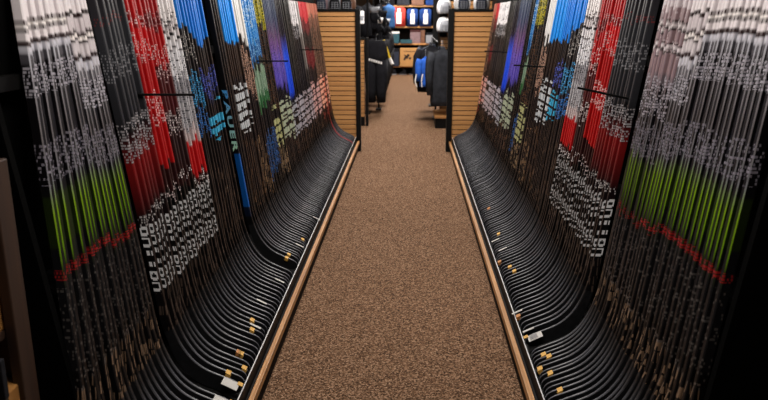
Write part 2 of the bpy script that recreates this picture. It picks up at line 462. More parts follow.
kind('sky', 'sky blue topped hockey stick with white print rows',
     bands=seg(.1, BK, .60, '171112', 1.30, '241812', 1.50, '1284dc', 1.9),
     dash=lowfl('5a4230', .18), big=[(.96, 1.24, 'b8bcc0', 1.0)], jit=.05, off=4.15)
kind('snow', 'white topped hockey stick with pinkish brown middle',
     bands=seg(.1, BK, .60, '181213', 1.16, '2a1e1a', 1.40, '1d1513', 1.50, 'dcdad8', 1.9),
     dash=lowfl('7a6048', .3, .84), small=[(1.14, 1.42, 'a98674', .6)], jit=.12)
kind('dotted_blue', 'blue dotted hockey stick with pale green stripe',
     bands=seg(.1, BK, .58, '14161c', .86, '121012', 1.05, '31603a', 1.14, '6f8a72', 1.30, '2a2a22', 1.36, '16508c', 1.48, '1f74bc', 1.9),
     small=[(.58, .86, '2f60a0', .45), (1.12, 1.3, '8c9a8c', .3), (1.36, 1.6, '7fb2d6', .25), (1.6, 1.8, 'c0d8e4', .35)], jit=.1)
kind('gold', 'black hockey stick with yellow green speckled top',
     bands=seg(.1, BK, .60, '121012', 1.58, '4a4a14', 1.9),
     dash=lowfl('8a7258', .35, .68), small=[(.98, 1.56, '6a4a34', .2), (1.58, 1.85, 'c2b428', .5)], big=[(.7, .98, 'a8a878', .97)], jit=.06, seed=3)
kind('violet', 'purple hockey stick with grey blue top',
     bands=[(.1, BK), (.6, '121012'), (1.08, '14121a'), (1.12, '5348a8'), (1.3, '6a56b8'), (1.42, '76508e'), (1.5, '6a5070'), (1.62, '47506a'), (1.9, '4a566a')],
     dash=lowfl(), small=[(1.2, 1.7, '3a3a5a', .22)], big=[(.7, .98, 'a9b29a', .97)], jit=.1, seed=5)
kind('cobalt', 'vivid cobalt blue hockey stick with dark top',
     bands=[(.1, BK), (.6, '121012'), (.98, '121018'), (1.04, '1a48d8'), (1.35, '2a58e0'), (1.46, '3a3a8a'), (1.52, '221d2a'), (1.9, '2a2628')],
     dash=lowfl(), big=[(.68, .95, 'a3a4ac', .97)], jit=.08, seed=7)
kind('graphite', 'dark grey hockey stick with pale block print',
     bands=seg(.1, BK, .6, '141214', 1.05, '1c1a1a', 1.4, '252322', 1.9),
     dash=lowfl(), small=[(1.1, 1.8, '4c4a48', .18)], big=[(.67, .96, 'aaa3ac', .97)], jit=.06, seed=9)
kind('label', 'dark hockey stick with white printed top',
     bands=seg(.1, BK, .6, '141214', 1.1, '1c1a1e', 1.38, '1f1b1c', 1.58, 'd6d2d4', 1.9),
     dash=lowfl(), small=[(1.45, 1.57, '9a989c', .45), (1.6, 1.68, '7a787c', .35), (1.72, 1.78, '7a787c', .3)], big=[(.66, .96, 'a79aa0', .97)], jit=.03, seed=11)
kind('silver', 'pale grey edged hockey stick with dark middle',
     bands=seg(.1, BK, .6, '141214', 1.0, '2a2624', 1.15, '6c6662', 1.5, 'a09a98', 1.9),
     dash=lowfl(), big=[(.66, .96, 'a08f94', .97)], jit=.06, seed=13)
kind('ember', 'dark hockey stick with red top and pink block print',
     bands=seg(.1, BK, .6, '181214', 1.15, '5a1a20', 1.32, '1f1a1a', 1.5, '5a2426', 1.62, 'b03036', 1.9),
     dash=lowfl(), big=[(.66, .97, 'c09490', .97)], jit=.08, seed=15)
kind('rust', 'brown speckled hockey stick with salmon block print',
     bands=seg(.1, BK, .62, '1c1212', 1.0, '2c201c', 1.55, '5a3a30', 1.66, 'b06a58', 1.9),
     dash=lowfl('8a3a32', .2), small=[(1.0, 1.7, '8a6654', .35)], big=[(.66, .98, 'd89a84', .97)], jit=.06, seed=17)
kind('scarlet', 'hockey stick with red orange print and red blade',
     bands=seg(.1, '6a1414', .62, '7a1a1a', .8, '2c201c', 1.5, '6a3a30', 1.66, 'b06a58', 1.9),
     small=[(1.0, 1.7, '8a6654', .35)], big=[(.66, .98, 'd8543c', .97)], jit=.06, seed=19)

PLAN = {
 -1: [('frost', 1.86, 2.03), ('frost', 2.05, 2.22), ('frost_low', 2.22, 2.425), ('slate', 2.50, 2.77), ('crimson', 2.77, 2.97),
      ('maroon', 2.97, 3.14), ('ivory', 3.14, 3.36), ('azure', 3.36, 3.56), ('azure_deep', 3.56, 3.83), ('brand', 3.975, 3.99), ('ink', 4.03, 4.15),
      ('sky', 4.15, 4.48), ('snow', 4.48, 4.72), ('dotted_blue', 4.72, 5.10), ('gold', 5.10, 5.45), ('violet', 5.45, 5.90),
      ('cobalt', 5.90, 6.16), ('graphite', 6.16, 6.62), ('label', 6.62, 7.02), ('silver', 7.02, 7.2), ('ember', 7.2, 7.75), ('rust', 7.75, 8.2), ('scarlet', 8.2, 8.25), ('rust', 8.25, 8.64)],
 1: [('frost', 1.86, 2.08), ('frost', 2.08, 2.40), ('frost_low', 2.40, 2.58), ('frost_mauve', 2.58, 2.88), ('slate', 2.99, 3.36), ('crimson', 3.36, 3.6),
     ('maroon', 3.6, 3.78), ('ivory', 3.78, 4.06), ('azure', 4.06, 4.36), ('azure_deep', 4.36, 4.6), ('sky', 4.6, 4.93), ('snow', 4.93, 5.2), ('ink', 5.2, 5.3),
     ('gold', 5.3, 5.62), ('dotted_blue', 5.62, 5.76), ('ink', 5.76, 6.0), ('violet', 6.0, 6.55), ('cobalt', 6.55, 6.85), ('graphite', 6.85, 7.25), ('label', 7.25, 8.05),
     ('ember', 8.05, 8.3), ('rust', 8.3, 8.64)],
}
TAGS = {-1: [(4.928, 0.015, 'w'), (4.399, 0.032, 'y'), (4.264, 0.038, 'w'), (4.025, 0.068, 'y'), (3.91, 0.073, 'y'), (3.628, 0.052, 'w'), (3.299, 0.078, 'w'), (3.081, 0.077, 'y'), (3.052, 0.052, 'w'), (2.974, 0.063, 'y'), (2.754, 0.072, 'o'), (2.728, 0.061, 'y'), (2.671, 0.019, 'y'), (2.578, 0.071, 'y'), (2.508, 0.042, 'c'), (2.412, 0.045, 'c')],
        1: [(5.184, 0.068, 'o'), (4.527, 0.064, 'y'), (4.422, 0.033, 'w'), (4.203, 0.057, 'w'), (4.033, 0.018, 'o'), (3.878, 0.056, 'y'), (3.79, 0.072, 'y'), (3.269, 0.006, 'w'), (3.225, 0.004, 'o'), (3.067, 0.03, 'w'), (2.967, 0.045, 'c'), (2.811, 0.053, 'y'), (2.748, 0.07, 'y'), (2.686, 0.022, 'y'), (2.637, 0.05, 'y'), (2.482, 0.062, 'y')]}
BX = {-1: -.663, 1: .541}
SIDE = {-1: 'left', 1: 'right'}
BARS = {-1: [(2.73, 1.355, 0), (4.90, 1.355, 0), (6.86, 1.345, 0)], 1: [(3.02, 1.315, .045), (4.90, 1.32, .01), (6.86, 1.325, .01)]}
def pitch(k, y): return .034 if k.startswith('frost') else (.0445 if y < 4.1 else .050)
ORD = ['first', 'second', 'third', 'fourth', 'fifth', 'sixth', 'seventh', 'eighth', 'ninth', 'tenth', 'eleventh', 'twelfth', 'thirteenth',
       'fourteenth', 'fifteenth', 'sixteenth', 'seventeenth', 'eighteenth', 'nineteenth', 'twentieth']

def tag_mesh(kindc, side):
    """a paper tag folded over the top edge of the blade, local to its centre on the blade top"""
    a = math.atan(.504)
    ry = Matrix.Rotation(-a if side > 0 else a, 3, 'Y')
    mb = MB()
    if kindc == 'w':
        mb.box(-.028, .028, -.0075, .0075, .0005, .0025, rot=ry); return mb.mesh('price_tag', M['tag_white'])
    if kindc in 'yo':
        mb.box(-.011, .011, -.014, .014, .0005, .0025, rot=ry)
        mb.box(-.011, .011, -.0155, -.0135, -.016, .0015, rot=ry)
        return mb.mesh('price_tag', M['tag_yellow'] if kindc == 'y' else M['tag_orange'])
    mb.box(-.034, .034, -.052, .004, .001, .003, rot=ry)
    return mb.mesh('price_card', M['tag_white'])
TAGM = {(k, s): tag_mesh(k, s) for k in 'wyoc' for s in (-1, 1)}

def near_bar(side, y):
    return any(abs(y - b[0]) < .02 for b in BARS[side])

count = {}
mats_cache = {}
def get_mat(k):
    if k not in mats_cache: mats_cache[k] = stick_mat('shaft_' + k, **KIND[k]['args'])
    return mats_cache[k]
mesh_cache = {}
def get_mesh(side, curve, k):
    key = (side, curve, k)
    if key not in mesh_cache:
        b, s = STICK_BASE[(side, curve)]
        s2 = s.copy(); s2.materials.clear(); s2.materials.append(get_mat(k)); s2.name = 'shaft'
        b2 = b
        if k == 'scarlet':
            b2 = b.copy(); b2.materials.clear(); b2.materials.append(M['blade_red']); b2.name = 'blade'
        mesh_cache[key] = (b2, s2)
    return mesh_cache[key]

STICKS = {-1: [], 1: []}
for side in (-1, 1):
    for (k, a, b) in PLAN[side]:
        n = max(1, round((b - a) / pitch(k, a)))
        for i in range(n):
            y = a + (b - a) * (i + .5) / n + random.uniform(-.003, .003)
            for bar in BARS[side]:
                if abs(y - bar[0]) < .02: y = bar[0] + (.021 if y >= bar[0] else -.021)
            STICKS[side].append((y, k))
    STICKS[side].sort()
    kept = []
    for q in STICKS[side]:
        if not kept or q[0] - kept[-1][0] > .029: kept.append(q)
    STICKS[side] = kept
    total = {}
    for y, k in STICKS[side]: total[k] = total.get(k, 0) + 1
    seen = {}
    roots = []
    for y, k in STICKS[side]:
        seen[k] = seen.get(k, 0) + 1
        if total[k] == 1: lab = '%s, %s rack' % (KIND[k]['phrase'], SIDE[side])
        else: lab = '%s, %s from near end, %s rack' % (KIND[k]['phrase'], ORD[seen[k] - 1], SIDE[side])
        cv = 1
        root = empty('hockey_stick', (BX[side] + random.uniform(-.004, .006), y, 0), lab, 'hockey stick', 'hockey sticks in the %s rack' % SIDE[side])
        fan = max(0, (2.5 - y) / .64) * (.19 if side < 0 else .05)          # the sticks at the near end lean along the rack
        root.location.y = y - fan * .9
        root.rotation_euler = (-fan, 0, random.uniform(-.012, .012))
        bm_, sm_ = get_mesh(side, cv, k)
        link_mesh('shaft', sm_, root)
        link_mesh('blade', bm_, root)
        if KIND[k]['letter']:
            dz = random.uniform(-.012, .012)
            key = KIND[k]['letter']
            first = not roots or y - roots[-1][0] > .06
            if key == 'white' and not first: key = 'white2'
            if key: link_mesh('lettering', LET[(side, key)], root, (side * LEAN * dz, 0, dz))
        roots.append((y, root))
    for (ty, lx, kc) in TAGS[side]:
        lx = max(lx, .022 if kc == 'y' else .012)
        y, root = min(roots, key=lambda r: abs(r[0] - ty))
        t = link_mesh('price_card' if kc == 'c' else 'price_tag', TAGM[(kc, side)], root, (side * lx, 0, .204 + .504 * lx + .002))
        t['label'] = {'w': 'white paper strip tag', 'y': 'yellow paper tag', 'o': 'orange paper tag', 'c': 'white price card'}[kc]
        if kc == 'c':
            mb = MB(); a = math.atan(.504); ry = Matrix.Rotation(-a if side > 0 else a, 3, 'Y')
            for q in range(4): mb.box(-.026, .010, -.044 + q * .011, -.040 + q * .011, .0028, .0036, rot=ry)
            mb.build('printed_lines', M['print_grey'], t)
            mb = MB(); mb.box(-.013, .009, -.012, .012, .0035, .0055, rot=ry)
            mb.build('sticker', M['tag_yellow'], t, (-side * .036, .0, -.0165))

# ------------------------------------------------------------------ stick racks
def rack(side):
    s = side; bx = BX[s]
    W = lambda lx: bx + s * lx
    r = empty('stick_rack', (W(.1), 5.2, 0), 'long black hockey stick rack with wood edged base along the %s of the aisle' % SIDE[s], 'rack', 'hockey stick racks')
    Y0, Y1 = 1.80, 8.70
    YB = 1.62
    off = Vector((-W(.1), -5.2, 0))
    def bx_(mb, l0, l1, y0, y1, z0, z1, **k):
        a, b = sorted((W(l0), W(l1)))
        mb.box(a + off.x, b + off.x, y0 + off.y, y1 + off.y, z0, z1, **k)
    mb = MB(); bx_(mb, -.018, -.006, YB, Y1, 0, .130); bx_(mb, -.01, .35, YB, YB + .02, 0, .10); bx_(mb, -.01, .47, Y1 - .02, Y1, 0, .10)
    mb.build('base_deck', M['kick'], r)
    mb = MB(); bx_(mb, -.040, -.0265, YB, Y1, .105, .142, bev=.002); bx_(mb, -.0255, -.0165, YB, Y1, .105, .1385, bev=.002)
    mb.build('trim_strip', M['trim'], r)
    mb = MB(); bx_(mb, -.002, .004, YB, Y1, .05, .190); bx_(mb, -.0165, .0, YB, Y1, .10, .125)
    mb.build('front_lip', M['black'], r)
    mb = MB(); bx_(mb, -.0015, .0025, YB + .002, Y1 - .002, .190, .193)
    mb.build('white_edge', M['white_edge'], r)
    # sloped tray the blades lie on
    mb = MB()
    l0, l1 = .0, .355
    z = lambda l: .1435 - .01 + .504 * (l - .03)
    poly = [(W(l0) + off.x, z(l0)), (W(l1) + off.x, z(l1)), (W(l1) + off.x, z(l1) - .02), (W(l0) + off.x, z(l0) - .02)]
    mb.prism(poly, YB + .002 + off.y, Y1 - .02 + off.y)
    mb.build('tray', M['tray'], r)
    mb = MB(); bx_(mb, .495, .52, Y0, Y1, .0, 1.86)
    mb.build('back_panel', M['matte_black'], r)
    # slotted rail behind the shafts
    mb = MB(); bx_(mb, .452, .495, Y0 + .03, Y1 - .03, 1.45, 1.49); bx_(mb, .40, .495, Y0 + .03, Y1 - .03, .84, .86)
    mb.build('shaft_rail', M['black'], r)
    # near end upright follows the lean of the sticks
    fr = lambda zz: .277 + LEAN * (zz - .507) + .02
    e = .495 if s < 0 else .66
    poly = [(fr(.16) + .03, 0), (fr(.5), .5), (fr(1.86), 1.86), (e, 1.86), (e, 0)]
    poly = [(W(a) + off.x, b) for a, b in poly]
    mb = MB(); mb.prism(poly, Y0 + off.y, Y0 + .025 + off.y)
    mb.build('end_panel', M['matte_black'], r)
    for (yb, zb, sl) in BARS[s]:
        lo = .277 + LEAN * (zb - .507)
        mb = MB(); mb.tube([(W(.5) + off.x, yb + off.y, zb), (W(lo) + off.x, yb + off.y, zb), (W(lo - .215) + off.x, yb + off.y, zb + sl)], .005, 8)
        mb.build('divider_bar', M['black'], r)
    return r
rack(-1); rack(1)

# ------------------------------------------------------------------ slatwall end panels
def slatwall(name, x0, x1, y, z0, z1, pitch, label, post=None, group=None, mat='maple', th=.03):
    cx = (x0 + x1) / 2
    r = empty(name, (cx, y, 0), label, 'slatwall', group)
    a, b = x0 - cx, x1 - cx
    mb = MB()
    n = int((z1 - z0) / pitch + .5)
    p = (z1 - z0) / n
    for i in range(n):
        mb.box(a, b, -th / 2, th / 2, z0 + i * p + .005, z0 + (i + 1) * p - .005, bev=.002)
    mb.build('slat_panel', M[mat], r)
    mb = MB(); mb.box(a, b, th / 2, th / 2 + .02, z0, z1)
    mb.build('backer_board', M['kick'], r)
    mb = MB(); mb.box(a - .005, b + .005, -.03, .06, z1, z1 + .025)
    mb.build('top_cap', M['black'], r)
    mb = MB(); mb.box(a, b, -.02, .04, 0, z0)
    mb.build('base_plinth', M['black'], r)
    for (p0, p1) in (post or []):
        mb = MB(); mb.box(p0 - cx, p1 - cx, -.045, .055, 0, z1 + .03, bev=.004)
        mb.build('post', M['black'], r)
    return r
slatwall('slatwall_panel', -1.14, -.662, 8.77, .10, 1.715, .0597, 'tan slatwall end panel with black post closing the far end of the left stick rack', [(-.662, -.606)], 'slatwall end panels')
slatwall('slatwall_panel', .532, 1.10, 8.77, .10, 1.715, .0597, 'tan slatwall end panel with black post closing the far end of the right stick rack', [(.466, .532)], 'slatwall end panels')
for sx, x0, x1 in ((-1, -.60, -.545), (1, .462, .52)):
    o = MB(); o.box(-.03, .03, -.10, .10, 0, .03, bev=.005)
slatwall('slatwall_panel', -1.3, -.695, 10.9, .14, 1.32, .0597, 'narrow strip of tan slatwall behind the left end panel', [(-.675, -.635)], None)
slatwall('slatwall_panel', .50, 1.3, 11.6, .14, 1.9, .0597, 'tan slatwall behind the dark jackets beyond the right end panel', None, None)

# ------------------------------------------------------------------ helmets
def helmet(loc, rz, label, shell='white', inner='dark_blue', group=None, s=1.0):
    r = empty('hockey_helmet', loc, label, 'helmet', group, rz)
    mb = MB()
    secs = []
    for (z, rx, ry) in ((.0, .088, .105), (.03, .098, .120), (.08, .104, .128), (.13, .098, .12), (.17, .078, .098), (.195, .045, .06), (.203, .01, .014)):
        secs.append(((0, .01, z * s), rx * s, ry * s, 2.3))
    mb.loft(secs); mb.build('shell', M[shell], r, smooth=True)
    mb = MB(); secs = []
    for (z, rx, ry) in ((.002, .058, .02), (.04, .066, .03), (.10, .064, .034), (.145, .05, .03), (.16, .03, .02)):
        secs.append(((0, -.098 * s, z * s), rx * s, ry * s, 2.6))
    mb.loft(secs); mb.build('face_opening', M[inner], r, smooth=True)
    mb = MB()
    for k in range(4):
        zz = (.02 + .025 * k) * s
        mb.tube([(-.072 * s, -.09 * s, zz), (-.04 * s, -.132 * s, zz), (0, -.142 * s, zz), (.04 * s, -.132 * s, zz), (.072 * s, -.09 * s, zz)], .003 * s, 6)
    for k in (-1, 0, 1):
        mb.tube([(k * .035 * s, -.139 * s, .015 * s), (k * .035 * s, -.139 * s, .1 * s)], .003 * s, 6)
    mb.build('face_cage', M['grey'], r)
    return r
def shelf_board(x0, x1, y0, y1, z, label, mat='black', th=.02):
    cx, cy = (x0 + x1) / 2, (y0 + y1) / 2
    r = empty('display_shelf', (cx, cy, z - th), label, 'shelf')
    mb = MB(); mb.box(x0 - cx, x1 - cx, y0 - cy, y1 - cy, 0, th); mb.build('board', M[mat], r)
    mb = MB(); mb.box(x0 - cx, x1 - cx, .0, .02, -(z - th), 0); mb.build('support_panel', M['black'], r)
    return r
shelf_board(.535, 1.1, 8.86, 9.2, 1.735, 'black shelf carrying white helmets behind the right end panel')
shelf_board(-1.14, -.66, 8.86, 9.2, 1.735, 'black shelf carrying helmets behind the left end panel')
helmet((.645, 9.03, 1.735), .1, 'white caged helmet with navy padding on the right shelf, nearer the aisle', 'white', 'dark_blue', 'helmets on the right shelf')
helmet((.885, 9.03, 1.735), -.12, 'white caged helmet with navy padding on the right shelf, nearer the sticks', 'white', 'dark_blue', 'helmets on the right shelf')
helmet((-1.10 + .0, 9.03, 1.735), 0, 'grey and navy helmet at the outer end of the left shelf', 'mauve', 'dark_blue', 'helmets on the left shelf', .95)
helmet((-.945, 9.03, 1.735), .15, 'white helmet with dark face opening on the left shelf', 'grey', 'soft_black', 'helmets on the left shelf', .95)
helmet((-.775, 9.03, 1.735), -.1, 'brown red helmet on the left shelf nearest the post', 'brown', 'soft_black', 'helmets on the left shelf', .95)
# helmets on brackets of the slatwall further back
def bracket_helmet(x, z, label):
    helmet((x, 11.38, z), .05, label, 'white', 'grey', 'helmets hung on the far slatwall', 1.15)
    r = empty('helmet_bracket', (x, 11.5, z), 'black bracket under the white helmet ' + ('hung highest above the jackets' if z > 1.6 else 'just above the dark jackets'), 'bracket')
    mb = MB(); mb.box(-.06, .06, -.22, .08, -.012, -.001); mb.box(-.06, .06, .06, .08, -.08, -.001)
    mb.build('plate', M['black'], r)
bracket_helmet(.535, 1.70, 'white caged helmet hung highest on the far slatwall above the jackets')
bracket_helmet(.535, 1.42, 'white caged helmet hung just above the dark jackets')
shelf_b = empty('base_shelf', (.50, 10.9, 0), 'low tan base shelf with black kick under the dark jackets', 'shelf')
mb = MB(); mb.box(-.11, .6, -.25, .6, .155, .185); mb.build('board', M['maple_dark'], shelf_b)
mb = MB(); mb.box(-.10, .6, -.235, .6, 0, .155); mb.build('kick', M['black'], shelf_b)

# ------------------------------------------------------------------ clothing
def garment(name, loc, rz, label, cat, group, mat, h=.78, w=.46, d=.12, sleeves=True, extra=None, collar=True):
    """a jacket on a hanger: origin at the hanger hook, hanging down"""
    r = empty(name, loc, label, cat, group, rz)
    mb = MB(); secs = []
    rnd = random.Random(len(label) * 7 + int(loc[1] * 10))
    for (f, ww, dd) in ((1.0, .92, .95), (.9, .96, 1.0), (.7, .98, .95), (.5, .95, .9), (.3, .98, 1.0), (.15, 1.0, .95), (.06, .86, .7), (.02, .42, .5), (-.03, .2, .42), (-.06, .19, .4)):
        secs.append(((rnd.uniform(-.012, .012), rnd.uniform(-.01, .01), -.10 - f * h), ww * w / 2, dd * d / 2, 2.6))
    mb.loft(secs); body = mb.build('body', M[mat], r, smooth=True)
    if sleeves:
        for sg in (-1, 1):
            mb = MB()
            mb.tube([(sg * w * .40, 0, -.10 - .05 * h), (sg * w * .50, -.01, -.10 - .2 * h), (sg * w * .55, -.03, -.10 - .5 * h), (sg * w * .53, -.05, -.10 - .8 * h)],
                    [.062, .066, .056, .045], 10)
            mb.build('sleeve', M[mat], r, smooth=True)
    mb = MB(); mb.tube([(0, 0, 0.0), (.012, 0, .02), (0, 0, .035), (-.014, 0, .022)], .003, 6); mb.tube([(0, 0, 0), (0, 0, -.06)], .003, 6)
    mb.build('hanger_hook', M['grey'], r)
    if extra: extra(r, h, w, d)
    return r
def hang_rail(pts, loc, label, legs):
    r = empty('clothing_rail', loc, label, 'rail')
    mb = MB(); mb.tube([Vector(p) - Vector(loc) for p in pts], .012, 8); mb.build('bar', M['black'], r)
    for (x, y, z) in legs:
        mb = MB(); mb.tube([(x - loc[0], y - loc[1], 0), (x - loc[0], y - loc[1], z)], .016, 8); mb.build('post', M['black'], r)
        mb = MB(); mb.box(x - loc[0] - .05, x - loc[0] + .05, y - loc[1] - .16, y - loc[1] + .16, 0, .025, bev=.005); mb.build('foot', M['black'], r)
    return r
# right: dark jackets along a rail that runs away from the camera
JX = .42
jacket_rail = hang_rail([(JX, 10.7, 1.285), (JX, 13.6, 1.285)], (JX, 12.2, 0), 'black rail holding the dark jackets beyond the right end panel', [(JX + .02, 11.75, 1.285), (JX, 13.5, 1.285)])
mb = MB(); mb.tube([(-.012, 0, -.005), (-.09, 0, -.06), (-.21, 0, -.135)], .006, 8); mb.build('display_arm', M['black'], jacket_rail, (0, 11.25 - 12.2, 1.285))
def zipper(r, h, w, d):
    mb = MB(); mb.box(-.006, .006, -d / 2 - .006, -d / 2 + .004, -.10 - h * .95, -.10 - h * .06); mb.build('zip', M['grey'], r)
garment('jacket', (JX + .07, 10.78, 1.27), .0, 'charcoal jacket hanging nearest beside the right slatwall post', 'jacket', 'jackets on the rail', 'charcoal', .84, .34, .13)
garment('jacket', (JX + .07, 11.0, 1.27), .05, 'black jacket hanging second on the rail behind the charcoal one', 'jacket', 'jackets on the rail', 'soft_black', .80, .36, .13)
def straps(r, h, w, d):
    for sg in (-1, 1):
        mb = MB(); mb.tube([(sg * .05 - .1, -d / 2 - .006, -.12 - h * .5), (sg * .05 - .12, -d / 2 - .02, -.1 - h * .8), (sg * .04 - .10, -d / 2 - .01, -.1 - h)], .010, 6)
        mb.build('strap', M['pale'], r)
garment('jacket', (.25, 11.25, 1.12), .1, 'bright blue jacket with pale straps hanging among black jackets', 'jacket', 'jackets on the rail', 'blue', .44, .20, .13, extra=straps)
garment('jacket', (JX - .06, 11.52, 1.27), .1, 'black jacket hanging just behind the blue one', 'jacket', 'jackets on the rail', 'soft_black', .70, .48, .13)
garment('jacket', (JX - .04, 12.1, 1.27), -.1, 'navy jacket hanging near the far end of the rail', 'jacket', 'jackets on the rail', 'dark_blue', .70, .46, .13)
garment('jacket', (JX - .02, 12.8, 1.27), .1, 'black jacket hanging farthest along the rail', 'jacket', 'jackets on the rail', 'soft_black', .72, .46, .13)

# left: black hockey pants along a rail
PX = -.56
hang_rail([(PX, 12.0, 1.36), (PX, 18.2, 1.36)], (PX, 15.1, 0), 'black rail holding hockey pants and jerseys left of the far aisle', [(PX, 12.9, 1.36), (PX, 18.1, 1.36)])
hang_rail([(PX - .17, 12.4, 1.98), (PX, 12.4, 1.98), (PX, 17.8, 1.98), (PX - .17, 17.8, 1.98)], (PX, 14.8, 0), 'tall black rail holding gloves and jackets left of the far aisle', [(PX - .17, 12.4, 1.98), (PX - .17, 17.8, 1.98)])
def pants(loc, rz, label, mark=None, h=.95):
    r = empty('hockey_pants', loc, label, 'hockey pants', 'black hockey pants on the rail', rz)
    mb = MB()
    mb.loft([((0, 0, -.45), .19, .11, 2.5), ((0, 0, -.32), .20, .12, 2.5), ((0, 0, -.18), .185, .11, 2.5), ((0, 0, -.08), .17, .10, 2.5)])
    mb.build('waist', M['soft_black'], r, smooth=True)
    for sg in (-1, 1):
        mb = MB()
        mb.loft([((sg * .085, -.01, -.1 - h), .075, .085, 2.6), ((sg * .09, -.015, -.1 - h * .8), .09, .10, 2.6), ((sg * .095, 0, -.1 - h * .55), .105, .115, 2.6), ((sg * .095, 0, -.40), .10, .115, 2.6)])
        mb.build('leg', M['soft_black'], r, smooth=True)
    if mark:
        mb = MB(); 
        for q in range(7): mb.box(-.15 + q * .04, -.122 + q * .04, -.128, -.118, -.40 - q * .011, -.36 - q * .011)
        mb.build('white_marking', M['pale'], r)
    mb = MB(); mb.tube([(0, 0, 0), (0, 0, -.1)], .004, 6); mb.tube([(-.15, 0, -.1), (.15, 0, -.1)], .006, 6); mb.build('hanger', M['grey'], r)
    return r
yy = [12.15, 12.75, 13.4, 14.2, 15.0, 15.9, 16.8]
nm = ['black hockey pants with a white waist marking, nearest on the left rail', 'plain black hockey pants second along the left rail', 'plain black hockey pants third along the left rail', 'plain black hockey pants fourth along the left rail', 'plain black hockey pants fifth along the left rail', 'plain black hockey pants sixth along the left rail', 'plain black hockey pants farthest along the left rail']
for i, y in enumerate(yy):
    pants((PX + (.0 if i else -.01), y, 1.345), -.1 + .07 * (i % 3), nm[i], i == 0, .88 if i else 1.02)
# yellow handled mini stick standing among the pants
y_ = empty('goalie_stick', (-.33, 12.6, .86), 'yellow taped stick hanging slanted beside the black hockey pants', 'stick')
mb = MB(); mb.tube([(-.13, 0, .40), (-.02, 0, .09)], .02, 8); mb.build('shaft', M['yellow'], y_)
mb = MB(); mb.tube([(-.02, 0, .09), (.0, 0, .04), (.03, -.02, -.02)], [.024, .03, .03], 8); mb.build('end_tape', M['pale'], y_)
mb = MB(); mb.tube([(-.13, 0, .40), (-.23, 0, .51)], .004, 6); mb.build('hang_loop', M['black'], y_)
# gloves and jackets on the upper rail
def glove(loc, rz, label, cuff='pale', s=1.0):
    r = empty('hockey_glove', loc, label, 'glove', 'gloves on the upper rail', rz)
    mb = MB(); mb.loft([((0, 0, -.24 * s), .055 * s, .04 * s, 2.6), ((0, 0, -.15 * s), .075 * s, .055 * s, 2.6), ((0, 0, -.06 * s), .065 * s, .05 * s, 2.6)])
    mb.build('back_of_hand', M['soft_black'], r, smooth=True)
    mb = MB(); mb.loft([((0, 0, -.08 * s), .07 * s, .055 * s, 2.4), ((0, 0, .02 * s), .095 * s, .075 * s, 2.4)]); mb.build('cuff', M[cuff], r, smooth=True)
    for k in range(4):
        mb = MB(); x = (-.048 + .032 * k) * s
        mb.tube([(x, 0, -.22 * s), (x, -.02 * s, -.30 * s), (x, -.03 * s, (-.35 - .01 * (k in (1, 2))) * s)], [.019 * s, .018 * s, .014 * s], 8); mb.build('finger', M['soft_black'], r, smooth=True)
    mb = MB(); mb.tube([(.06 * s, 0, -.12 * s), (.10 * s, -.02 * s, -.19 * s), (.105 * s, -.03 * s, -.24 * s)], [.022 * s, .02 * s, .016 * s], 8); mb.build('thumb', M['soft_black'], r, smooth=True)
    mb = MB(); mb.tube([(0, 0, .0), (0, 0, .17)], .003, 6); mb.build('hang_loop', M['black'], r)
    return r
for (x, y, z, c, l) in ((-.62, 12.5, 1.80, 'grey', 'black glove with grey cuff hanging nearest on the upper left rail'), (-.56, 12.62, 1.62, 'pale', 'black glove with white cuff hanging low on the upper left rail'),
                        (-.49, 12.8, 1.74, 'soft_black', 'all black glove hanging on the upper left rail'), (-.62, 13.0, 1.62, 'pale', 'black glove with pale cuff hanging behind the others'), (-.45, 13.15, 1.60, 'grey', 'black glove with grey cuff hanging beside the blue jersey')):
    glove((x, y, z), .4, l, c)
garment('jersey', (-.40, 13.6, 1.965), .3, 'mid blue jersey hanging above the pants at the left of the far aisle', 'jersey', None, 'denim', .42, .24, .16, sleeves=False)
garment('jacket', (-.60, 14.4, 1.965), .2, 'black jacket hanging on the upper left rail behind the blue jersey', 'jacket', None, 'soft_black', .6, .42, .16)
garment('jacket', (-.78, 13.5, 1.965), .2, 'black jacket hanging on the upper left rail behind the gloves', 'jacket', None, 'soft_black', .6, .40, .16)
# white packaged item on the narrow slatwall strip
pk = empty('hang_pack', (-.72, 10.85, 1.55), 'white packaged item hanging above the narrow slatwall strip', 'package')
mb = MB(); mb.box(-.03, .03, -.02, .02, .0, .19, bev=.006); mb.build('card', M['white'], pk)
mb = MB(); mb.box(-.025, .025, -.026, -.021, .06, .12); mb.build('blister', M['grey'], pk)
mb = MB(); mb.tube([(0, 0, .19), (0, 0, .22), (0, .3, .22)], .003, 6); mb.build('peg', M['black'], pk)
# tall black upright at the right of the rear shelves
up = empty('black_upright', (.53, 15, 0), 'tall black gondola upright in front of the rear shelves at the right', 'upright')
mb = MB(); mb.box(-.055, .055, -.04, .04, 0, 2.3, bev=.005); mb.build('post', M['black'], up)
mb = MB(); mb.box(-.06, .4, -.1, .5, 0, .12); mb.build('base', M['black'], up)

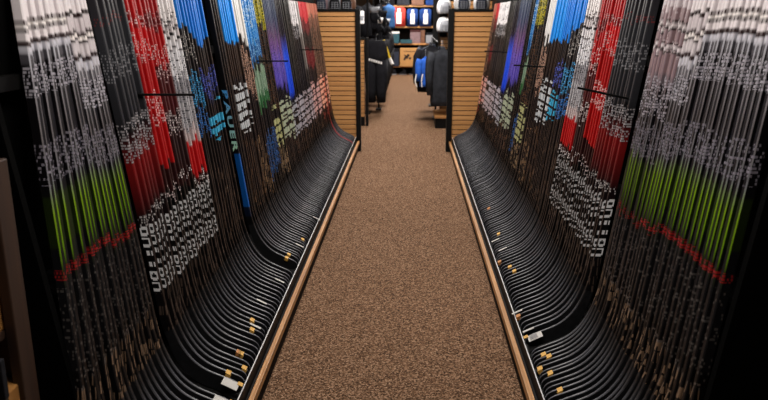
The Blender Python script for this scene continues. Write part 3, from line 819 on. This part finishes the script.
# ------------------------------------------------------------------ rear shelving
RY = 21.0
rs = empty('shelving_unit', (-.05, RY + .25, 0), 'tan wooden shelving unit at the end of the aisle', 'shelving')
for z, x0, x1 in ((.25, -.62, .75), (.905, -.98, .78), (1.39, -.88, .78), (1.98, -.88, .78)):
    mb = MB(); mb.box(x0, x1, -.26, .24, z - .045, z, bev=.004); mb.build('shelf', M['maple'], rs)
for x in (-1.02, .80):
    mb = MB(); mb.box(x - .02, x + .02, -.24, .26, 0, 2.6); mb.build('side_panel', M['black'], rs)
mb = MB(); mb.box(-1.04, .82, .26, .28, 0, 2.6); mb.build('back_panel', M['kick'], rs)
def shirt(x, z, label, body, front, w=.30, h=.50):
    r = empty('folded_jersey', (x, RY + .05, z), label, 'jersey', 'jerseys on the upper rear shelf')
    mb = MB(); mb.loft([((0, 0, 0), w * .5, .10, 6), ((0, 0, h * .5), w * .5, .10, 6), ((0, 0, h * .90), w * .5, .09, 6), ((0, 0, h * .97), w * .40, .07, 5), ((0, 0, h), w * .2, .05, 4)])
    mb.build('body', M[body], r, smooth=True)
    mb = MB(); mb.box(-w * .18, w * .2, -.135, -.10, h * .12, h * .72, bev=.01); mb.box(-w * .10, w * .13, -.12, -.085, h * .6, h * .93, bev=.008)
    mb.build('front_print', M[front], r)
    for sg in (-1, 1):
        mb = MB(); mb.tube([(sg * w * .36, -.09, h * .88), (sg * w * .40, -.105, h * .55), (sg * w * .37, -.11, h * .2)], [.03, .03, .025], 8); mb.build('sleeve', M[body], r, smooth=True)
    return r
shirt(-.33, 1.39, 'red jersey with white front on the upper rear shelf', 'red', 'pale', .40, .54)
shirt(.07, 1.39, 'blue jersey with white panel in the middle of the upper rear shelf', 'navy', 'pale', .34, .50)
shirt(.45, 1.39, 'navy jersey with white lettering shape at the right of the rear shelf', 'navy', 'pale', .36, .50)
def pack(name, x, y, z, w, d, h, mat, label, cat, lid=None, lidmat='pale'):
    r = empty(name, (x, y, z), label, cat)
    mb = MB(); mb.box(-w / 2, w / 2, -d / 2, d / 2, 0, h, bev=.008); mb.build('body', M[mat], r)
    if lid:
        mb = MB(); mb.box(-w / 2 - .004, w / 2 + .004, -d / 2 - .004, d / 2 + .004, h - lid, h + .004); mb.build('lid', M[lidmat], r)
    return r
pack('storage_box', -.50, RY + .1, .905, .38, .3, .33, 'teal', 'dark teal box with white lid on the middle rear shelf', 'box', .05)
pack('flat_package', -.10, RY + .0, .905, .34, .2, .10, 'teal', 'low teal package beside the teal box on the rear shelf', 'package', .02, 'teal')
pack('clear_package', .16, RY + .1, .905, .30, .2, .38, 'mauve', 'mauve and grey package standing on the middle rear shelf', 'package', .06, 'red_brown')
pack('clear_package', .60, RY + .05, .905, .26, .2, .30, 'grey', 'grey package at the right end of the middle rear shelf', 'package', .06, 'soft_black')
pack('dark_package', .38, RY + .12, .905, .12, .2, .42, 'brown', 'dark brown package standing between the two pale packages', 'package', .04, 'soft_black')
pack('gear_bag', -.46, RY + .05, .25, .30, .3, .50, 'dark_blue', 'dark gear bag on the bottom rear shelf beside the cardboard box', 'bag', .08, 'soft_black')
cb = empty('cardboard_box', (.10, RY - .02, .25), 'large tan cardboard box with dark printed figure on the bottom rear shelf', 'box')
mb = MB(); mb.box(-.38, .38, -.2, .24, 0, .52, bev=.006); mb.build('carton', M['card'], cb)
mb = MB()
for k in range(11): mb.box(-.29 + k * .036, -.265 + k * .036, -.203, -.199, .42, .445)
mb.build('printed_line', M['ink'], cb)
mb = MB()
for (x0, z0, x1, z1) in ((-.27, .30, -.18, .33), (-.20, .22, -.13, .36), (-.26, .18, -.20, .30), (-.12, .2, -.06, .27), (-.17, .3, -.10, .34)):
    mb.box(x0, x1, -.203, -.199, z0, z1, rot=Matrix.Rotation(.5, 3, 'Y'))
mb.build('printed_figure', M['ink'], cb)
for i, (x, m_, l) in enumerate(((-.5, 'soft_black', 'black shoe on the floor under the rear shelf, nearest the pants'), (-.2, 'charcoal', 'charcoal shoe on the floor under the cardboard box'), (.1, 'soft_black', 'black shoe on the floor in the middle under the rear shelf'), (.36, 'dark_blue', 'navy shoe on the floor at the end under the rear shelf'))):
    r = empty('shoe', (x, RY - .02, 0), l, 'shoe', 'shoes under the rear shelf')
    mb = MB(); mb.loft([((0, 0, 0), .12, .05, 2.6), ((0, 0, .025), .125, .052, 2.6)]); mb.build('sole', M['grey'], r)
    mb = MB(); mb.loft([((0, 0, .025), .115, .048, 2.5), ((.01, 0, .07), .10, .045, 2.4), ((.04, 0, .11), .055, .04, 2.2), ((.045, 0, .15), .05, .038, 2.2)]); mb.build('upper', M[m_], r, smooth=True)
for (x, w, m_, l) in ((-.62, .34, 'soft_black', 'black gear bag on the top rear shelf'), (-.2, .36, 'charcoal', 'charcoal gear bag on the top rear shelf'), (.22, .36, 'brown', 'brown gear bag on the top rear shelf'), (.6, .30, 'navy', 'navy gear bag on the top rear shelf')):
    pack('gear_bag', x, RY + .1, 1.98, w, .3, .34, m_, l, 'bag', .05, 'soft_black')

# ------------------------------------------------------------------ goods behind the racks at the near edges
sb = empty('side_display', (-1.2, 1.68, 0), 'dark brown wooden display with tan boxes before the near end of the left rack', 'display')
mb = MB(); mb.box(.140, .170, -.02, .05, 0, 1.30, bev=.004); mb.build('side_board', M['dark_wood'], sb)
mb = MB(); mb.box(-.40, .140, .03, .05, 0, 1.30); mb.build('back_board', M['dark_wood'], sb)
for z in (.62, .85):
    mb = MB(); mb.box(-.40, .139, -.12, .03, z - .02, z); mb.build('shelf', M['dark_wood'], sb)
def carton(x, y, z, w, d, h, label):
    r = empty('cardboard_box', (x, y, z), label, 'box')
    mb = MB(); mb.box(-w / 2, w / 2, -d / 2, d / 2, 0, h, bev=.004); mb.build('carton', M['card_dim'], r)
    mb = MB()
    for k in range(5): mb.box(w / 2 - .012, w / 2 + .001, -d / 2 - .003, -d / 2 + .01, .02 + k * h / 6, .02 + k * h / 6 + .014)
    mb.build('notched_edge', M['ink'], r)
carton(-1.15, 1.65, .85, .17, .10, .16, 'brown cardboard box at the left edge, upper of two')
carton(-1.14, 1.65, .62, .19, .10, .075, 'shallow brown cardboard box at the left edge, lower of two')
kn = empty('dark_pack', (-1.075, 1.578, .70), 'small black pack with three pale buttons at the left edge', 'package')
mb = MB(); mb.box(-.05, .05, -.01, .01, 0, .11, bev=.003); mb.build('pack', M['soft_black'], kn)
for k in range(3):
    mb = MB(); mb.tube([(-.02 + .012 * k, -.010, .085 - .03 * k), (-.02 + .012 * k, -.018, .085 - .03 * k)], .006, 10); mb.build('button', M['grey'], kn)
rb = empty('hanging_garment', (1.20, 2.1, 0), 'dim red garment hanging behind the near end of the right rack', 'garment')
mb = MB(); mb.loft([((0, 0, .30), .06, .16, 2.6), ((0, 0, .6), .065, .17, 2.6), ((0, 0, .9), .06, .16, 2.6), ((0, 0, 1.05), .03, .06, 2.6)]); mb.build('body', M['red_brown'], rb, smooth=True)
mb = MB(); mb.tube([(0, 0, 1.05), (0, 0, 1.3)], .004, 6); mb.tube([(-.12, 0, 1.3), (.05, 0, 1.3)], .008, 6); mb.build('hanger', M['black'], rb)

# ------------------------------------------------------------------ the room
def struct(name, x0, x1, y0, y1, z0, z1, mat):
    o = MB().box(x0, x1, y0, y1, z0, z1).build(name, M[mat]); return tag(o, kind='structure')
struct('floor', -6, 6, -4, 24, -.06, 0, 'carpet')
struct('ceiling', -6, 6, -4, 24, 2.85, 2.91, 'ceiling')
struct('wall_left', -6.1, -6, -4, 24, 0, 2.85, 'wall')
struct('wall_right', 6, 6.1, -4, 24, 0, 2.85, 'wall')
struct('wall_back', -6.1, 6.1, 24, 24.1, 0, 2.85, 'wall')
struct('wall_front', -6.1, 6.1, -4.1, -4, 0, 2.85, 'wall')

def ceiling_light(x, y, power, label, w=.6, l=1.2, col=(1, .95, .89)):
    r = empty('ceiling_light', (x, y, 2.85), label, 'ceiling light', 'ceiling lights over the aisle')
    mb = MB()
    for (a, b, c, d) in ((-w / 2 - .03, w / 2 + .03, -l / 2 - .03, -l / 2), (-w / 2 - .03, w / 2 + .03, l / 2, l / 2 + .03), (-w / 2 - .03, -w / 2, -l / 2, l / 2), (w / 2, w / 2 + .03, -l / 2, l / 2)):
        mb.box(a, b, c, d, -.04, 0)
    mb.build('frame', M['frame_metal'], r)
    mb = MB(); mb.box(-w / 2, w / 2, -l / 2, l / 2, -.025, -.005); mb.build('diffuser', M['diffuser'], r)
    ld = bpy.data.lights.new('tube_light', 'AREA'); ld.shape = 'RECTANGLE'; ld.size = w; ld.size_y = l; ld.energy = power; ld.color = col
    lo = bpy.data.objects.new('lamp', ld); COL.objects.link(lo); lo.parent = r; lo.location = (0, 0, -.06)
LIGHTS = [(-.06, 1.6, 31), (-.06, 4.3, 52), (-.06, 7.2, 78), (-.06, 10.2, 95), (0, 13.4, 110), (0, 16.6, 110), (0, 19.6, 130)]
for i, (x, y, p) in enumerate(LIGHTS):
    ceiling_light(x, y, p, 'rectangular ceiling light over the aisle, %s from the near end' % ORD[(sorted(l[1] for l in LIGHTS)).index(y)])

w = bpy.data.worlds.new('dim_store_air'); w.use_nodes = True
w.node_tree.nodes['Background'].inputs[0].default_value = (.9, .9, 1, 1)
w.node_tree.nodes['Background'].inputs[1].default_value = .02
SC.world = w

# ------------------------------------------------------------------ camera
F, VX, VY, H = 700.0, 410.0, 17.0, 1.65
th = math.atan((200 - VY) / F); psi = math.atan((VX - 384) / math.hypot(F, 200 - VY))
cd = bpy.data.cameras.new('camera'); cd.sensor_fit = 'HORIZONTAL'; cd.sensor_width = 36; cd.lens = F / 768 * 36
cam = bpy.data.objects.new('camera', cd); COL.objects.link(cam)
cam.location = (0, 0, H); cam.rotation_euler = (math.pi / 2 - th, 0, psi)
cd.dof.use_dof = True; cd.dof.focus_distance = 3.3; cd.dof.aperture_fstop = 4.2
cd.clip_start = .05
SC.camera = cam
SC.view_settings.view_transform = 'Standard'; SC.view_settings.look = 'None'
SC.view_settings.exposure = 0.0; SC.view_settings.gamma = 1; SC.view_settings.use_curve_mapping = False
